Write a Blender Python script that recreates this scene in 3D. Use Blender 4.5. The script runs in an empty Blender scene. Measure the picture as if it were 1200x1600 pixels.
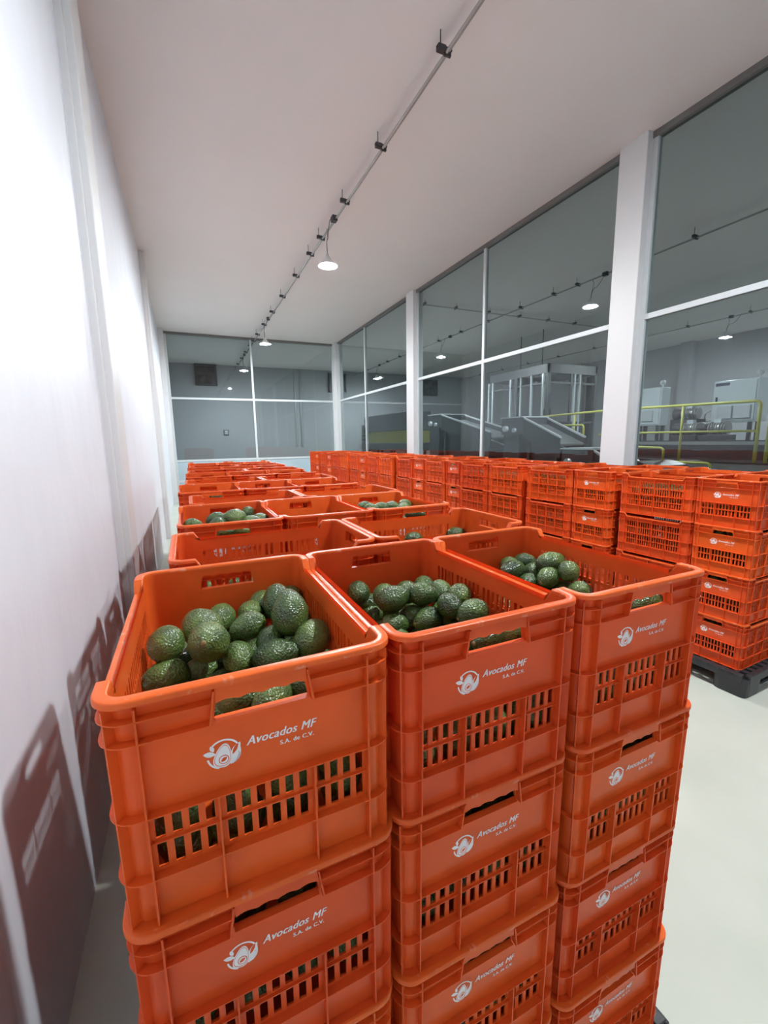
import bpy, bmesh, math, random
import numpy as np
from mathutils import Vector, Matrix

C = bpy.context.scene.collection
SC = bpy.context.scene
rnd = random.Random(7)

# ------------------------------------------------------------------ camera
YAW, PITCH, ROLL, FPX = 0.4233, 0.1651, -0.0153, 673.99
CAM_Z = 1.6154
fwd = Vector((math.sin(YAW)*math.cos(PITCH), math.cos(YAW)*math.cos(PITCH), -math.sin(PITCH)))
rgt = Vector((math.cos(YAW), -math.sin(YAW), 0.0)); upv = rgt.cross(fwd)
rr = rgt*math.cos(ROLL) + upv*math.sin(ROLL); uu = -rgt*math.sin(ROLL) + upv*math.cos(ROLL)
cd = bpy.data.cameras.new('camera'); cam = bpy.data.objects.new('camera', cd); C.objects.link(cam)
cam.matrix_world = Matrix(((rr.x, uu.x, -fwd.x, 0), (rr.y, uu.y, -fwd.y, 0), (rr.z, uu.z, -fwd.z, CAM_Z), (0, 0, 0, 1)))
cd.sensor_fit = 'HORIZONTAL'; cd.sensor_width = 36.0; cd.lens = FPX/1200*36
cd.clip_start = 0.02; cd.clip_end = 100
SC.camera = cam
# ------------------------------------------------------------------ world, exposure
w = bpy.data.worlds.new('world'); SC.world = w; w.use_nodes = True
w.node_tree.nodes['Background'].inputs[0].default_value = (0.5, 0.55, 0.6, 1)
w.node_tree.nodes['Background'].inputs[1].default_value = 0.02
SC.view_settings.view_transform = 'Standard'; SC.view_settings.look = 'None'
SC.view_settings.gamma = 1.0; SC.view_settings.use_curve_mapping = False
SC.view_settings.exposure = 1.44
LAMP = 1450.0        # emission of every lamp's diffuser
HALL_LAMP = 420.0
cy = SC.cycles
cy.use_denoising = True; cy.max_bounces = 10; cy.diffuse_bounces = 4; cy.glossy_bounces = 4
cy.transmission_bounces = 4; cy.transparent_max_bounces = 12
cy.caustics_reflective = False; cy.caustics_refractive = False
cy.sample_clamp_indirect = 6.0

# ------------------------------------------------------------------ room dimensions (metres)
XL, XR = -0.437, 4.48            # left wall, plane of the side windows
YB, YE = -2.6, 13.47             # wall behind the camera, plane of the end windows
ZC = 2.955 + CAM_Z               # ceiling
ZM = 1.223 + CAM_Z               # window transom
ZS = 1.150                       # window sill
HX, HY = 15.1, 18.4              # walls of the hall beyond the glass

# ------------------------------------------------------------------ materials
def nm(name):
    m = bpy.data.materials.new(name); m.use_nodes = True
    nt = m.node_tree; b = nt.nodes['Principled BSDF']
    return m, nt, b
def mat(name, col, rough=0.5, metal=0.0, spec=0.5, noise=0.0, nscale=8.0, bump=0.0, bscale=60.0, emit=None):
    m, nt, b = nm(name)
    b.inputs['Roughness'].default_value = rough; b.inputs['Metallic'].default_value = metal
    b.inputs['Specular IOR Level'].default_value = spec
    b.inputs['Base Color'].default_value = (*col, 1)
    tc = nt.nodes.new('ShaderNodeTexCoord')
    if noise > 0:
        n = nt.nodes.new('ShaderNodeTexNoise'); n.inputs['Scale'].default_value = nscale; n.inputs['Detail'].default_value = 5
        nt.links.new(tc.outputs['Object'], n.inputs['Vector'])
        mx = nt.nodes.new('ShaderNodeMix'); mx.data_type = 'RGBA'
        mx.inputs[6].default_value = (*[c*(1-noise) for c in col], 1); mx.inputs[7].default_value = (*[min(1, c*(1+noise)) for c in col], 1)
        nt.links.new(n.outputs['Fac'], mx.inputs[0]); nt.links.new(mx.outputs[2], b.inputs['Base Color'])
    if bump > 0:
        n2 = nt.nodes.new('ShaderNodeTexNoise'); n2.inputs['Scale'].default_value = bscale; n2.inputs['Detail'].default_value = 4
        nt.links.new(tc.outputs['Object'], n2.inputs['Vector'])
        bp = nt.nodes.new('ShaderNodeBump'); bp.inputs['Strength'].default_value = bump; bp.inputs['Distance'].default_value = 0.01
        nt.links.new(n2.outputs['Fac'], bp.inputs['Height']); nt.links.new(bp.outputs[0], b.inputs['Normal'])
    if emit:
        b.inputs['Emission Color'].default_value = (*emit[0], 1); b.inputs['Emission Strength'].default_value = emit[1]
    return m

def wall_paint():
    # glossy brushed wall enamel with faint slanting trowel streaks
    m, nt, b = nm('wall_enamel')
    tc = nt.nodes.new('ShaderNodeTexCoord'); mp = nt.nodes.new('ShaderNodeMapping')
    mp.inputs['Rotation'].default_value = (0.35, 0, 0); mp.inputs['Scale'].default_value = (3, 3.2, 1.3)
    n = nt.nodes.new('ShaderNodeTexNoise'); n.inputs['Scale'].default_value = 1.6; n.inputs['Detail'].default_value = 6
    nt.links.new(tc.outputs['Object'], mp.inputs[0]); nt.links.new(mp.outputs[0], n.inputs['Vector'])
    mx = nt.nodes.new('ShaderNodeMix'); mx.data_type = 'RGBA'
    mx.inputs[6].default_value = (0.68, 0.71, 0.78, 1); mx.inputs[7].default_value = (0.78, 0.81, 0.87, 1)
    nt.links.new(n.outputs['Fac'], mx.inputs[0]); nt.links.new(mx.outputs[2], b.inputs['Base Color'])
    b.inputs['Roughness'].default_value = 0.5; b.inputs['Specular IOR Level'].default_value = 0.3
    n2 = nt.nodes.new('ShaderNodeTexNoise'); n2.inputs['Scale'].default_value = 5; n2.inputs['Detail'].default_value = 8
    nt.links.new(mp.outputs[0], n2.inputs['Vector'])
    bp = nt.nodes.new('ShaderNodeBump'); bp.inputs['Strength'].default_value = 0.22; bp.inputs['Distance'].default_value = 0.02
    nt.links.new(n2.outputs['Fac'], bp.inputs['Height']); nt.links.new(bp.outputs[0], b.inputs['Normal'])
    return m

def floor_paint():
    m, nt, b = nm('floor_epoxy')
    tc = nt.nodes.new('ShaderNodeTexCoord')
    n = nt.nodes.new('ShaderNodeTexNoise'); n.inputs['Scale'].default_value = 1.3; n.inputs['Detail'].default_value = 8
    nt.links.new(tc.outputs['Object'], n.inputs['Vector'])
    cr = nt.nodes.new('ShaderNodeValToRGB')
    cr.color_ramp.elements[0].position = 0.3; cr.color_ramp.elements[0].color = (0.50, 0.53, 0.46, 1)
    cr.color_ramp.elements[1].position = 0.7; cr.color_ramp.elements[1].color = (0.60, 0.62, 0.55, 1)
    nt.links.new(n.outputs['Fac'], cr.inputs[0]); nt.links.new(cr.outputs[0], b.inputs['Base Color'])
    b.inputs['Roughness'].default_value = 0.42
    n2 = nt.nodes.new('ShaderNodeTexNoise'); n2.inputs['Scale'].default_value = 9; n2.inputs['Detail'].default_value = 6
    nt.links.new(tc.outputs['Object'], n2.inputs['Vector'])
    bp = nt.nodes.new('ShaderNodeBump'); bp.inputs['Strength'].default_value = 0.12; bp.inputs['Distance'].default_value = 0.01
    nt.links.new(n2.outputs['Fac'], bp.inputs['Height']); nt.links.new(bp.outputs[0], b.inputs['Normal'])
    return m

def glass_pane():
    m = bpy.data.materials.new('window_glass'); m.use_nodes = True; nt = m.node_tree
    for n in list(nt.nodes): nt.nodes.remove(n)
    o = nt.nodes.new('ShaderNodeOutputMaterial'); mx = nt.nodes.new('ShaderNodeMixShader')
    t = nt.nodes.new('ShaderNodeBsdfTransparent'); t.inputs[0].default_value = (0.66, 0.70, 0.71, 1)
    g = nt.nodes.new('ShaderNodeBsdfGlossy'); g.inputs['Roughness'].default_value = 0.015; g.inputs[0].default_value = (0.92, 0.95, 0.96, 1)
    fr = nt.nodes.new('ShaderNodeFresnel'); ge = nt.nodes.new('ShaderNodeNewGeometry'); ir = nt.nodes.new('ShaderNodeMapRange')
    ir.inputs['To Min'].default_value = 1.5; ir.inputs['To Max'].default_value = 1/1.5      # same reflectance on both faces of the pane
    nt.links.new(ge.outputs['Backfacing'], ir.inputs['Value']); nt.links.new(ir.outputs[0], fr.inputs['IOR'])
    nt.links.new(fr.outputs[0], mx.inputs[0]); nt.links.new(t.outputs[0], mx.inputs[1]); nt.links.new(g.outputs[0], mx.inputs[2])
    nt.links.new(mx.outputs[0], o.inputs[0])
    return m

def crate_plastic(name, base, trans=0.22, scuff=0.0):
    m, nt, b = nm(name)
    out = [n for n in nt.nodes if n.type == 'OUTPUT_MATERIAL'][0]
    oi = nt.nodes.new('ShaderNodeObjectInfo')
    hs = nt.nodes.new('ShaderNodeHueSaturation'); hs.inputs['Color'].default_value = (*base, 1)
    mr = nt.nodes.new('ShaderNodeMapRange'); mr.inputs['To Min'].default_value = 0.4965; mr.inputs['To Max'].default_value = 0.504
    mv = nt.nodes.new('ShaderNodeMapRange'); mv.inputs['To Min'].default_value = 0.95; mv.inputs['To Max'].default_value = 1.05
    nt.links.new(oi.outputs['Random'], mr.inputs['Value']); nt.links.new(oi.outputs['Random'], mv.inputs['Value'])
    nt.links.new(mr.outputs[0], hs.inputs['Hue']); nt.links.new(mv.outputs[0], hs.inputs['Value'])
    tc = nt.nodes.new('ShaderNodeTexCoord'); n = nt.nodes.new('ShaderNodeTexNoise')
    n.inputs['Scale'].default_value = 14; n.inputs['Detail'].default_value = 6
    nt.links.new(tc.outputs['Object'], n.inputs['Vector'])
    mx = nt.nodes.new('ShaderNodeMix'); mx.data_type = 'RGBA'; mx.blend_type = 'MULTIPLY'; mx.inputs[0].default_value = 1
    cr = nt.nodes.new('ShaderNodeValToRGB')
    cr.color_ramp.elements[0].position = 0.3; cr.color_ramp.elements[0].color = (0.90, 0.88, 0.86, 1)
    cr.color_ramp.elements[1].position = 0.6; cr.color_ramp.elements[1].color = (1, 1, 1, 1)
    nt.links.new(n.outputs['Fac'], cr.inputs[0]); nt.links.new(hs.outputs[0], mx.inputs[6]); nt.links.new(cr.outputs[0], mx.inputs[7])
    nt.links.new(mx.outputs[2], b.inputs['Base Color'])
    if scuff:       # pale scratches worn into the rim
        ns = nt.nodes.new('ShaderNodeTexNoise'); ns.inputs['Scale'].default_value = 55; ns.inputs['Detail'].default_value = 8
        nt.links.new(tc.outputs['Object'], ns.inputs['Vector']); cs = nt.nodes.new('ShaderNodeValToRGB')
        cs.color_ramp.elements[0].position = 0.60; cs.color_ramp.elements[0].color = (0, 0, 0, 1)
        cs.color_ramp.elements[1].position = 0.72; cs.color_ramp.elements[1].color = (scuff, scuff, scuff, 1)
        m2 = nt.nodes.new('ShaderNodeMix'); m2.data_type = 'RGBA'; m2.inputs[7].default_value = (0.85, 0.50, 0.36, 1)
        nt.links.new(ns.outputs['Fac'], cs.inputs[0]); nt.links.new(cs.outputs[0], m2.inputs[0]); nt.links.new(mx.outputs[2], m2.inputs[6]); mx = m2
        nt.links.new(mx.outputs[2], b.inputs['Base Color'])
    b.inputs['Roughness'].default_value = 0.30; b.inputs['Specular IOR Level'].default_value = 0.36
    tr = nt.nodes.new('ShaderNodeBsdfTranslucent'); nt.links.new(mx.outputs[2], tr.inputs[0])
    ms = nt.nodes.new('ShaderNodeMixShader'); ms.inputs[0].default_value = trans
    nt.links.new(b.outputs[0], ms.inputs[1]); nt.links.new(tr.outputs[0], ms.inputs[2]); nt.links.new(ms.outputs[0], out.inputs[0])
    return m

def avocado_skin():
    m, nt, b = nm('avocado_skin')
    tc = nt.nodes.new('ShaderNodeTexCoord'); oi = nt.nodes.new('ShaderNodeObjectInfo')
    mp = nt.nodes.new('ShaderNodeVectorMath'); mp.operation = 'ADD'
    nt.links.new(tc.outputs['Object'], mp.inputs[0])
    sc = nt.nodes.new('ShaderNodeMath'); sc.operation = 'MULTIPLY'; sc.inputs[1].default_value = 37
    nt.links.new(oi.outputs['Random'], sc.inputs[0]); nt.links.new(sc.outputs[0], mp.inputs[1])
    n = nt.nodes.new('ShaderNodeTexNoise'); n.inputs['Scale'].default_value = 22; n.inputs['Detail'].default_value = 4
    nt.links.new(mp.outputs[0], n.inputs['Vector'])
    cr = nt.nodes.new('ShaderNodeValToRGB')
    cr.color_ramp.elements[0].position = 0.32; cr.color_ramp.elements[0].color = (0.022, 0.050, 0.015, 1)
    cr.color_ramp.elements[1].position = 0.72; cr.color_ramp.elements[1].color = (0.095, 0.165, 0.036, 1)
    nt.links.new(n.outputs['Fac'], cr.inputs[0])
    v = nt.nodes.new('ShaderNodeTexVoronoi'); v.inputs['Scale'].default_value = 330; v.feature = 'F1'
    nt.links.new(mp.outputs[0], v.inputs['Vector'])
    c2 = nt.nodes.new('ShaderNodeValToRGB')
    c2.color_ramp.elements[0].position = 0.0; c2.color_ramp.elements[0].color = (0.20, 0.27, 0.10, 1)
    c2.color_ramp.elements[1].position = 0.22; c2.color_ramp.elements[1].color = (0, 0, 0, 1)
    nt.links.new(v.outputs['Distance'], c2.inputs[0])
    ad = nt.nodes.new('ShaderNodeMix'); ad.data_type = 'RGBA'; ad.blend_type = 'ADD'; ad.inputs[0].default_value = 0.45
    nt.links.new(cr.outputs[0], ad.inputs[6]); nt.links.new(c2.outputs[0], ad.inputs[7])
    hs = nt.nodes.new('ShaderNodeHueSaturation')
    mr = nt.nodes.new('ShaderNodeMapRange'); mr.inputs['To Min'].default_value = 0.65; mr.inputs['To Max'].default_value = 1.5
    mh = nt.nodes.new('ShaderNodeMapRange'); mh.inputs['To Min'].default_value = 0.515; mh.inputs['To Max'].default_value = 0.475
    nt.links.new(oi.outputs['Random'], mr.inputs['Value']); nt.links.new(mr.outputs[0], hs.inputs['Value'])
    nt.links.new(oi.outputs['Random'], mh.inputs['Value']); nt.links.new(mh.outputs[0], hs.inputs['Hue'])
    nt.links.new(ad.outputs[2], hs.inputs['Color']); nt.links.new(hs.outputs[0], b.inputs['Base Color'])
    b.inputs['Roughness'].default_value = 0.29; b.inputs['Specular IOR Level'].default_value = 0.6
    v2 = nt.nodes.new('ShaderNodeTexVoronoi'); v2.inputs['Scale'].default_value = 260
    nt.links.new(mp.outputs[0], v2.inputs['Vector'])
    bp = nt.nodes.new('ShaderNodeBump'); bp.inputs['Strength'].default_value = 0.9; bp.inputs['Distance'].default_value = 0.0020; bp.invert = True
    nt.links.new(v2.outputs['Distance'], bp.inputs['Height']); nt.links.new(bp.outputs[0], b.inputs['Normal'])
    return m

M = dict(
    wall=wall_paint(), floor=floor_paint(), glass=glass_pane(),
    ceil=mat('ceiling_paint', (0.84, 0.785, 0.78), 0.6, noise=0.03, nscale=1.5, bump=0.08, bscale=30),
    white=mat('white_column_paint', (0.68, 0.68, 0.69), 0.45, noise=0.02, nscale=4, bump=0.05, bscale=25),
    hallwall=mat('hall_wall_paint', (0.40, 0.41, 0.43), 0.6, noise=0.03, nscale=1.2),
    alu=mat('white_aluminium', (0.56, 0.60, 0.62), 0.4, 0.0, noise=0.02),
    track=mat('grey_track', (0.16, 0.155, 0.15), 0.45, noise=0.05),
    panel=mat('blue_grey_panel', (0.42, 0.52, 0.58), 0.3, noise=0.05, nscale=2),
    steel=mat('galvanised_steel', (0.42, 0.41, 0.40), 0.35, 0.8, noise=0.12, nscale=20),
    darksteel=mat('dark_bracket_steel', (0.07, 0.07, 0.08), 0.4, 0.5, noise=0.1),
    rubber=mat('black_cable', (0.03, 0.03, 0.03), 0.5),
    lampwhite=mat('lamp_housing', (0.75, 0.75, 0.75), 0.4),
    glow=mat('lamp_diffuser', (0.9, 0.9, 0.9), 0.4, emit=((0.93, 0.985, 1.0), LAMP)),
    orange=crate_plastic('orange_crate_plastic', (0.88, 0.128, 0.024)),
    rim=crate_plastic('orange_rim_plastic', (0.88, 0.140, 0.026), 0.22, 0.6),
    print=mat('white_ink', (0.82, 0.80, 0.80), 0.5),
    pallet=mat('black_pallet_plastic', (0.025, 0.026, 0.03), 0.42, noise=0.3, nscale=12, bump=0.1, bscale=50),
    avo=avocado_skin(),
    stem=mat('avocado_stem', (0.22, 0.17, 0.07), 0.7),
    mach=mat('grey_machine_paint', (0.055, 0.057, 0.06), 0.4, noise=0.15, nscale=3),
    mach2=mat('dark_machine_paint', (0.04, 0.042, 0.047), 0.4, noise=0.2, nscale=4),
    edge=mat('bright_steel_edge', (0.62, 0.64, 0.66), 0.3, 0.3),
    yellow=mat('yellow_rail_paint', (0.58, 0.56, 0.12), 0.4, noise=0.05),
    yellowp=mat('olive_yellow_panel', (0.20, 0.185, 0.035), 0.5, noise=0.1),
    cabinet=mat('cabinet_grey_paint', (0.60, 0.66, 0.68), 0.35, noise=0.03),
    black=mat('black_plastic', (0.012, 0.012, 0.015), 0.35),
    navy=mat('navy_panel', (0.03, 0.03, 0.09), 0.5),
    belt=mat('conveyor_belt', (0.13, 0.135, 0.14), 0.55, noise=0.1, nscale=6),
)

# ------------------------------------------------------------------ helpers
def tag(o, label=None, cat=None, group=None, kind=None):
    if label: o['label'] = label
    if cat: o['category'] = cat
    if group: o['group'] = group
    if kind: o['kind'] = kind
    return o
def empty(name, loc=(0, 0, 0), rz=0.0):
    o = bpy.data.objects.new(name, None); C.objects.link(o)
    o.location = loc; o.rotation_euler = (0, 0, rz); o.empty_display_size = 0.1
    return o
class MB:
    """collects boxes, bars and tubes for ONE mesh object"""
    def __init__(self): self.v = []; self.f = []; self.sm = []; self.mi = []
    def add(self, vs, fs, smooth=False, mi=0):
        n = len(self.v); self.v += [tuple(p) for p in vs]
        self.f += [tuple(i+n for i in f) for f in fs]; self.sm += [smooth]*len(fs); self.mi += [mi]*len(fs)
    def box(self, a, b, mi=0):
        x0, y0, z0 = a; x1, y1, z1 = b
        vs = [(x0, y0, z0), (x1, y0, z0), (x1, y1, z0), (x0, y1, z0), (x0, y0, z1), (x1, y0, z1), (x1, y1, z1), (x0, y1, z1)]
        self.add(vs, [(0, 3, 2, 1), (4, 5, 6, 7), (0, 1, 5, 4), (1, 2, 6, 5), (2, 3, 7, 6), (3, 0, 4, 7)], mi=mi)
    def prism(self, poly, a, b, axis=0, mi=0):
        """polygon (two coordinates) extruded along an axis from a to b"""
        def p(q, t):
            return {0: (t, q[0], q[1]), 1: (q[0], t, q[1]), 2: (q[0], q[1], t)}[axis]
        n = len(poly); vs = [p(q, a) for q in poly] + [p(q, b) for q in poly]
        self.add(vs, [tuple(range(n))[::-1], tuple(range(n, 2*n))] + [(i, (i+1) % n, n+(i+1) % n, n+i) for i in range(n)], mi=mi)
    def tube(self, pts, r, seg=8, closed=False, mi=0):
        pts = [Vector(p) for p in pts]; n = len(pts); rings = []
        for i, p in enumerate(pts):
            d = (pts[min(i+1, n-1)] - pts[max(i-1, 0)]).normalized()
            a = d.orthogonal().normalized() if i == 0 else (prev - d*prev.dot(d)).normalized()
            prev = a; b2 = d.cross(a)
            rings.append([p + (a*math.cos(t) + b2*math.sin(t))*(r[i] if isinstance(r, (list, tuple)) else r) for t in [2*math.pi*k/seg for k in range(seg)]])
        vs = [q for ring in rings for q in ring]; fs = []
        for i in range(n-1):
            for k in range(seg): fs.append((i*seg+k, i*seg+(k+1) % seg, (i+1)*seg+(k+1) % seg, (i+1)*seg+k))
        self.add(vs, fs, True, mi); 
        self.add(rings[0], [tuple(range(seg))[::-1]], False, mi); self.add(rings[-1], [tuple(range(seg))], False, mi)
    def lathe(self, prof, c=(0, 0, 0), seg=24, mi=0):
        vs = []; fs = []; m = len(prof)
        for k in range(seg):
            t = 2*math.pi*k/seg
            for (r, z) in prof: vs.append((c[0]+r*math.cos(t), c[1]+r*math.sin(t), c[2]+z))
        for k in range(seg):
            for j in range(m-1):
                a, b = k*m+j, ((k+1) % seg)*m+j; fs.append((a, b, b+1, a+1))
        self.add(vs, fs, True, mi)
    def mesh(self, name, mats, angle=35, merge=True):
        me = bpy.data.meshes.new(name); me.from_pydata(self.v, [], self.f)
        for m_ in (mats if isinstance(mats, (list, tuple)) else [mats]): me.materials.append(m_)
        me.polygons.foreach_set('use_smooth', self.sm); me.polygons.foreach_set('material_index', self.mi)
        if merge:
            bm = bmesh.new(); bm.from_mesh(me); bmesh.ops.remove_doubles(bm, verts=bm.verts, dist=1e-6)
            bmesh.ops.recalc_face_normals(bm, faces=bm.faces); bm.to_mesh(me); bm.free()
        me.validate(); me.update()
        return me
    def build(self, name, mats, parent=None, bevel=0.0):
        o = bpy.data.objects.new(name, self.mesh(name, mats)); C.objects.link(o)
        if parent: o.parent = parent
        if bevel:
            bv = o.modifiers.new('bevel', 'BEVEL'); bv.width = bevel; bv.segments = 2; bv.limit_method = 'ANGLE'
        return o
def box_obj(name, a, b, m, parent=None, bevel=0.0):
    q = MB(); q.box(a, b); return q.build(name, m, parent, bevel)
def struct(o): o['kind'] = 'structure'; return o

# ================================================================== SETTING
struct(box_obj('floor', (-1.0, YB-0.4, -0.2), (HX+0.2, HY+0.2, 0), M['floor']))
struct(box_obj('ceiling', (-1.0, YB-0.4, ZC), (HX+0.2, HY+0.2, ZC+0.2), M['ceil']))
q = MB(); q.box((XL-0.2, YB-0.2, 0), (XL, YE+0.1, ZC))
struct(q.build('wall_left', M['wall']))
struct(box_obj('wall_back', (XL, YB-0.2, 0), (HX, YB, ZC), M['wall']))
struct(box_obj('wall_far', (XL-0.2, HY, 0), (HX, HY+0.2, ZC), M['hallwall']))
struct(box_obj('wall_far_left', (XL-0.2, YE+0.1, 0), (XL, HY, ZC), M['hallwall']))
struct(box_obj('wall_right', (HX, YB-0.2, 0), (HX+0.2, HY+0.2, ZC), M['hallwall']))
# pilasters on the left wall, columns between the side windows, piers in the hall
n = 0
for y in (-1.82, 3.08, 8.15):
    n += 1; q = MB(); q.box((XL-0.05, y, 0), (-0.362, y+0.31, ZC)); q.box((XL-0.05, y-0.02, 0), (-0.40, y+0.33, ZC))
    struct(q.build('trim_%d' % n, M['white'], bevel=0.006))
struct(box_obj('trim_4', (XL-0.05, 13.10, 0), (-0.314, YE+0.1, ZC), M['white'], bevel=0.006))
for k, y in enumerate((-1.60, 3.26, 8.13, 13.12)):
    q = MB(); q.box((4.37, y, 0), (4.60, y+(0.31 if k < 3 else 0.45), ZC))
    struct(q.build('trim_%d' % (5+k), M['white'], bevel=0.008))
for k, (x0, y0, x1, y1) in enumerate(((14.85, 9.0, 15.15, 9.36), (14.85, 13.3, 15.15, 13.9), (12.7, 18.2, 13.3, 18.45), (14.85, 4.2, 15.15, 4.55))):
    struct(box_obj('trim_%d' % (9+k), (x0, y0, 0), (x1, y1, ZC), M['hallwall']))

def window(name, axis, p, a, b, mids, track_top=True):
    """glazed wall bay: frame bars, tinted panes, lower panel. axis 0: plane x=p running in y; axis 1: plane y=p running in x"""
    def bx(m, t0, t1, z0, z1, d0, d1):
        if axis == 0: m.box((p+d0, t0, z0), (p+d1, t1, z1))
        else: m.box((t0, p+d0, z0), (t1, p+d1, z1))
    root = empty(name, (0, 0, 0)); struct(root)
    f = MB(); W = 0.055
    for t in (a, b-W): bx(f, t, t+W, 0, ZC, -0.03, 0.03)
    for t in mids: bx(f, t-W/2, t+W/2, 0, ZC, -0.03, 0.03)
    for z in (ZM-W/2, ZS-W): bx(f, a, b, z, z+W, -0.028, 0.028)
    bx(f, a, b, 0.52, 0.58, -0.028, 0.028); bx(f, a, b, 0, 0.06, -0.028, 0.028)
    fo = f.build('window_frame', M['alu'], root, 0.003)
    t = MB(); bx(t, a, b, ZC-0.06, ZC, -0.04, 0.04); t.build('top_track', M['track'], root)
    edges = [a+W] + [v for mm in mids for v in (mm-W/2, mm+W/2)] + [b-W]
    for i in range(0, len(edges), 2):
        for z0, z1 in ((ZS, ZM-W/2), (ZM+W/2, ZC-0.06)):
            g = MB(); bx(g, edges[i], edges[i+1], z0, z1, -0.003, 0.003); g.build('pane', M['glass'], root)
        g = MB(); bx(g, edges[i], edges[i+1], 0.06, ZS-W, -0.012, 0.012); g.build('lower_panel', M['panel'], root)
    return root
window('window_1', 0, XR, 3.57, 8.13, [5.93])
window('window_2', 0, XR, 8.44, 13.12, [10.98])
window('window_3', 0, XR, -1.29, 3.26, [0.98])
window('window_4', 0, XR, YB, -1.60, [])
window('window_5', 1, YE, -0.314, XR-0.08, [1.92])

# ================================================================== CONDUITS AND LAMPS
def conduit(name, axis, p, a, b, z, hangers, boxes, label):
    root = empty(name, (p, a, ZC) if axis == 0 else (a, p, ZC)); tag(root, label, 'conduit', 'ceiling conduits')
    def P(t, s, zz):   # t along, s across, zz absolute height  -> local to root
        return (s, t-a, zz-ZC) if axis == 0 else (t-a, s, zz-ZC)
    m = MB(); m.tube([P(a, 0, z), P(b, 0, z)], 0.012, 10); m.tube([P(a, 0.022, z+0.012), P(b, 0.022, z+0.012)], 0.007, 8); m.build('pipe', M['steel'], root)
    for t in hangers:
        h = MB()
        for (s0, s1, z0, z1, hw) in ((-0.075, -0.012, z-0.004, z+0.034, 0.020), (-0.075, 0.045, z+0.014, z+0.034, 0.012), (-0.052, -0.046, z+0.03, ZC, 0.003), (-0.018, 0.038, z-0.020, z+0.014, 0.009)):
            c0, c1 = P(t-hw, s0, z0), P(t+hw, s1, z1)
            h.box([min(c0[i], c1[i]) for i in range(3)], [max(c0[i], c1[i]) for i in range(3)])
        h.build('pipe_hanger', M['darksteel'], root)
    for t in boxes:
        h = MB(); c0, c1 = P(t-0.045, -0.05, z-0.03), P(t+0.045, 0.02, z+0.035)
        h.box([min(c0[i], c1[i]) for i in range(3)], [max(c0[i], c1[i]) for i in range(3)])
        h.build('junction_box', M['darksteel'], root, 0.006)
    return root
CZ = 2.82 + CAM_Z
conduit('ceiling_conduit', 0, 1.99, YB, YE-0.06, CZ, [-1.9, -0.9, 0.1, 1.2, 2.1, 3.17, 4.32, 5.38, 6.40, 6.98, 7.93, 9.10, 10.22, 11.35, 12.4, 13.2], [0.66, 5.81, 10.77],
        'long grey conduit on hangers along the ceiling above the crate aisle')
conduit('ceiling_conduit', 0, 1.99, YE+0.06, HY, CZ, [13.9, 14.9, 16.0, 17.2], [15.3], 'short grey conduit on the ceiling behind the end windows')
conduit('ceiling_conduit', 0, 6.97, -1.5, HY, CZ, [-0.9, 0.1, 1.2, 2.1, 3.17, 4.32, 5.38, 6.40, 6.98, 7.93, 9.10, 10.22, 11.35, 12.4, 13.9, 14.9, 16.9], [0.66, 5.81, 10.77, 15.65], 'conduit carrying the lamps along the hall just behind the side windows')
conduit('ceiling_conduit', 1, 8.62, XR+0.08, 11.9, CZ+0.04, [4.9, 5.7, 6.6, 7.5, 8.4, 9.3, 10.4, 11.3], [], 'conduit crossing the hall ceiling behind the side windows')
conduit('ceiling_conduit', 0, 12.3, 0.0, HY, CZ, [1, 2.5, 4, 5.5, 6.2, 7.6, 9, 10.5, 12, 13.5, 15, 16.5], [6.6], 'conduit along the far side of the hall ceiling')

def make_lamp():
    root = empty('pendant_lamp')
    c = MB()
    L = [(0.0, -0.28, 0.395), (-0.03, -0.30, 0.40), (-0.05, -0.29, 0.37), (-0.052, -0.25, 0.30), (-0.045, -0.20, 0.255), (-0.028, -0.13, 0.225), (-0.02, -0.08, 0.235), (-0.022, -0.05, 0.20), (-0.01, -0.015, 0.14), (0, 0, 0.07)]
    c.tube(L, 0.0045, 6); c.tube([(0.0, -0.01, 0.40), (-0.012, -0.06, 0.31), (-0.014, -0.03, 0.22), (0, 0, 0.10)], 0.0035, 6)
    c.build('cable', M['rubber'], root)
    h = MB(); h.lathe([(0.0, 0.085), (0.022, 0.085), (0.024, 0.060), (0.034, 0.055), (0.040, 0.030), (0.128, -0.062), (0.133, -0.068), (0.127, -0.066), (0.036, 0.020), (0.0, 0.020)], seg=28)
    h.build('housing', M['lampwhite'], root)
    d = MB(); d.lathe([(0.026, 0.0195), (0.034, 0.000), (0.052, -0.020), (0.058, -0.042), (0.052, -0.064), (0.036, -0.080), (0.018, -0.088), (0.0, -0.090)], seg=24); d.build('diffuser', M['glow'], root)
    return root
def copy_tree(o, parent=None):
    c = o.copy(); C.objects.link(c); c.parent = parent
    for ch in o.children: copy_tree(ch, c)
    return c
LZ = CAM_Z + 2.43
lamp0 = make_lamp()
lamps = [(1.97, 6.12, 'bright white pendant lamp hanging above the middle of the crate rows'),
         (1.97, 11.30, 'bright white pendant lamp hanging just before the end windows'),
         (1.97, 15.64, 'small pendant lamp hanging behind the end windows'),
         (6.99, 6.12, 'bright pendant lamp in the hall behind the middle side window, nearest'),
         (6.99, 11.30, 'bright pendant lamp in the hall beside the second column'),
         (6.99, 16.00, 'small pendant lamp in the hall behind the far side window'),
         (12.32, 6.70, 'pendant lamp hanging in the hall behind the nearest side window'),
         (1.97, 0.97, 'pendant lamp overhead beside the photographer'),
         (12.32, 1.20, 'pendant lamp at the near end of the hall')]
for i, (x, y, lab) in enumerate(lamps):
    o = lamp0 if i == 0 else copy_tree(lamp0)
    o.location = (x, y, LZ); tag(o, lab, 'lamp', 'pendant lamps')

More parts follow.
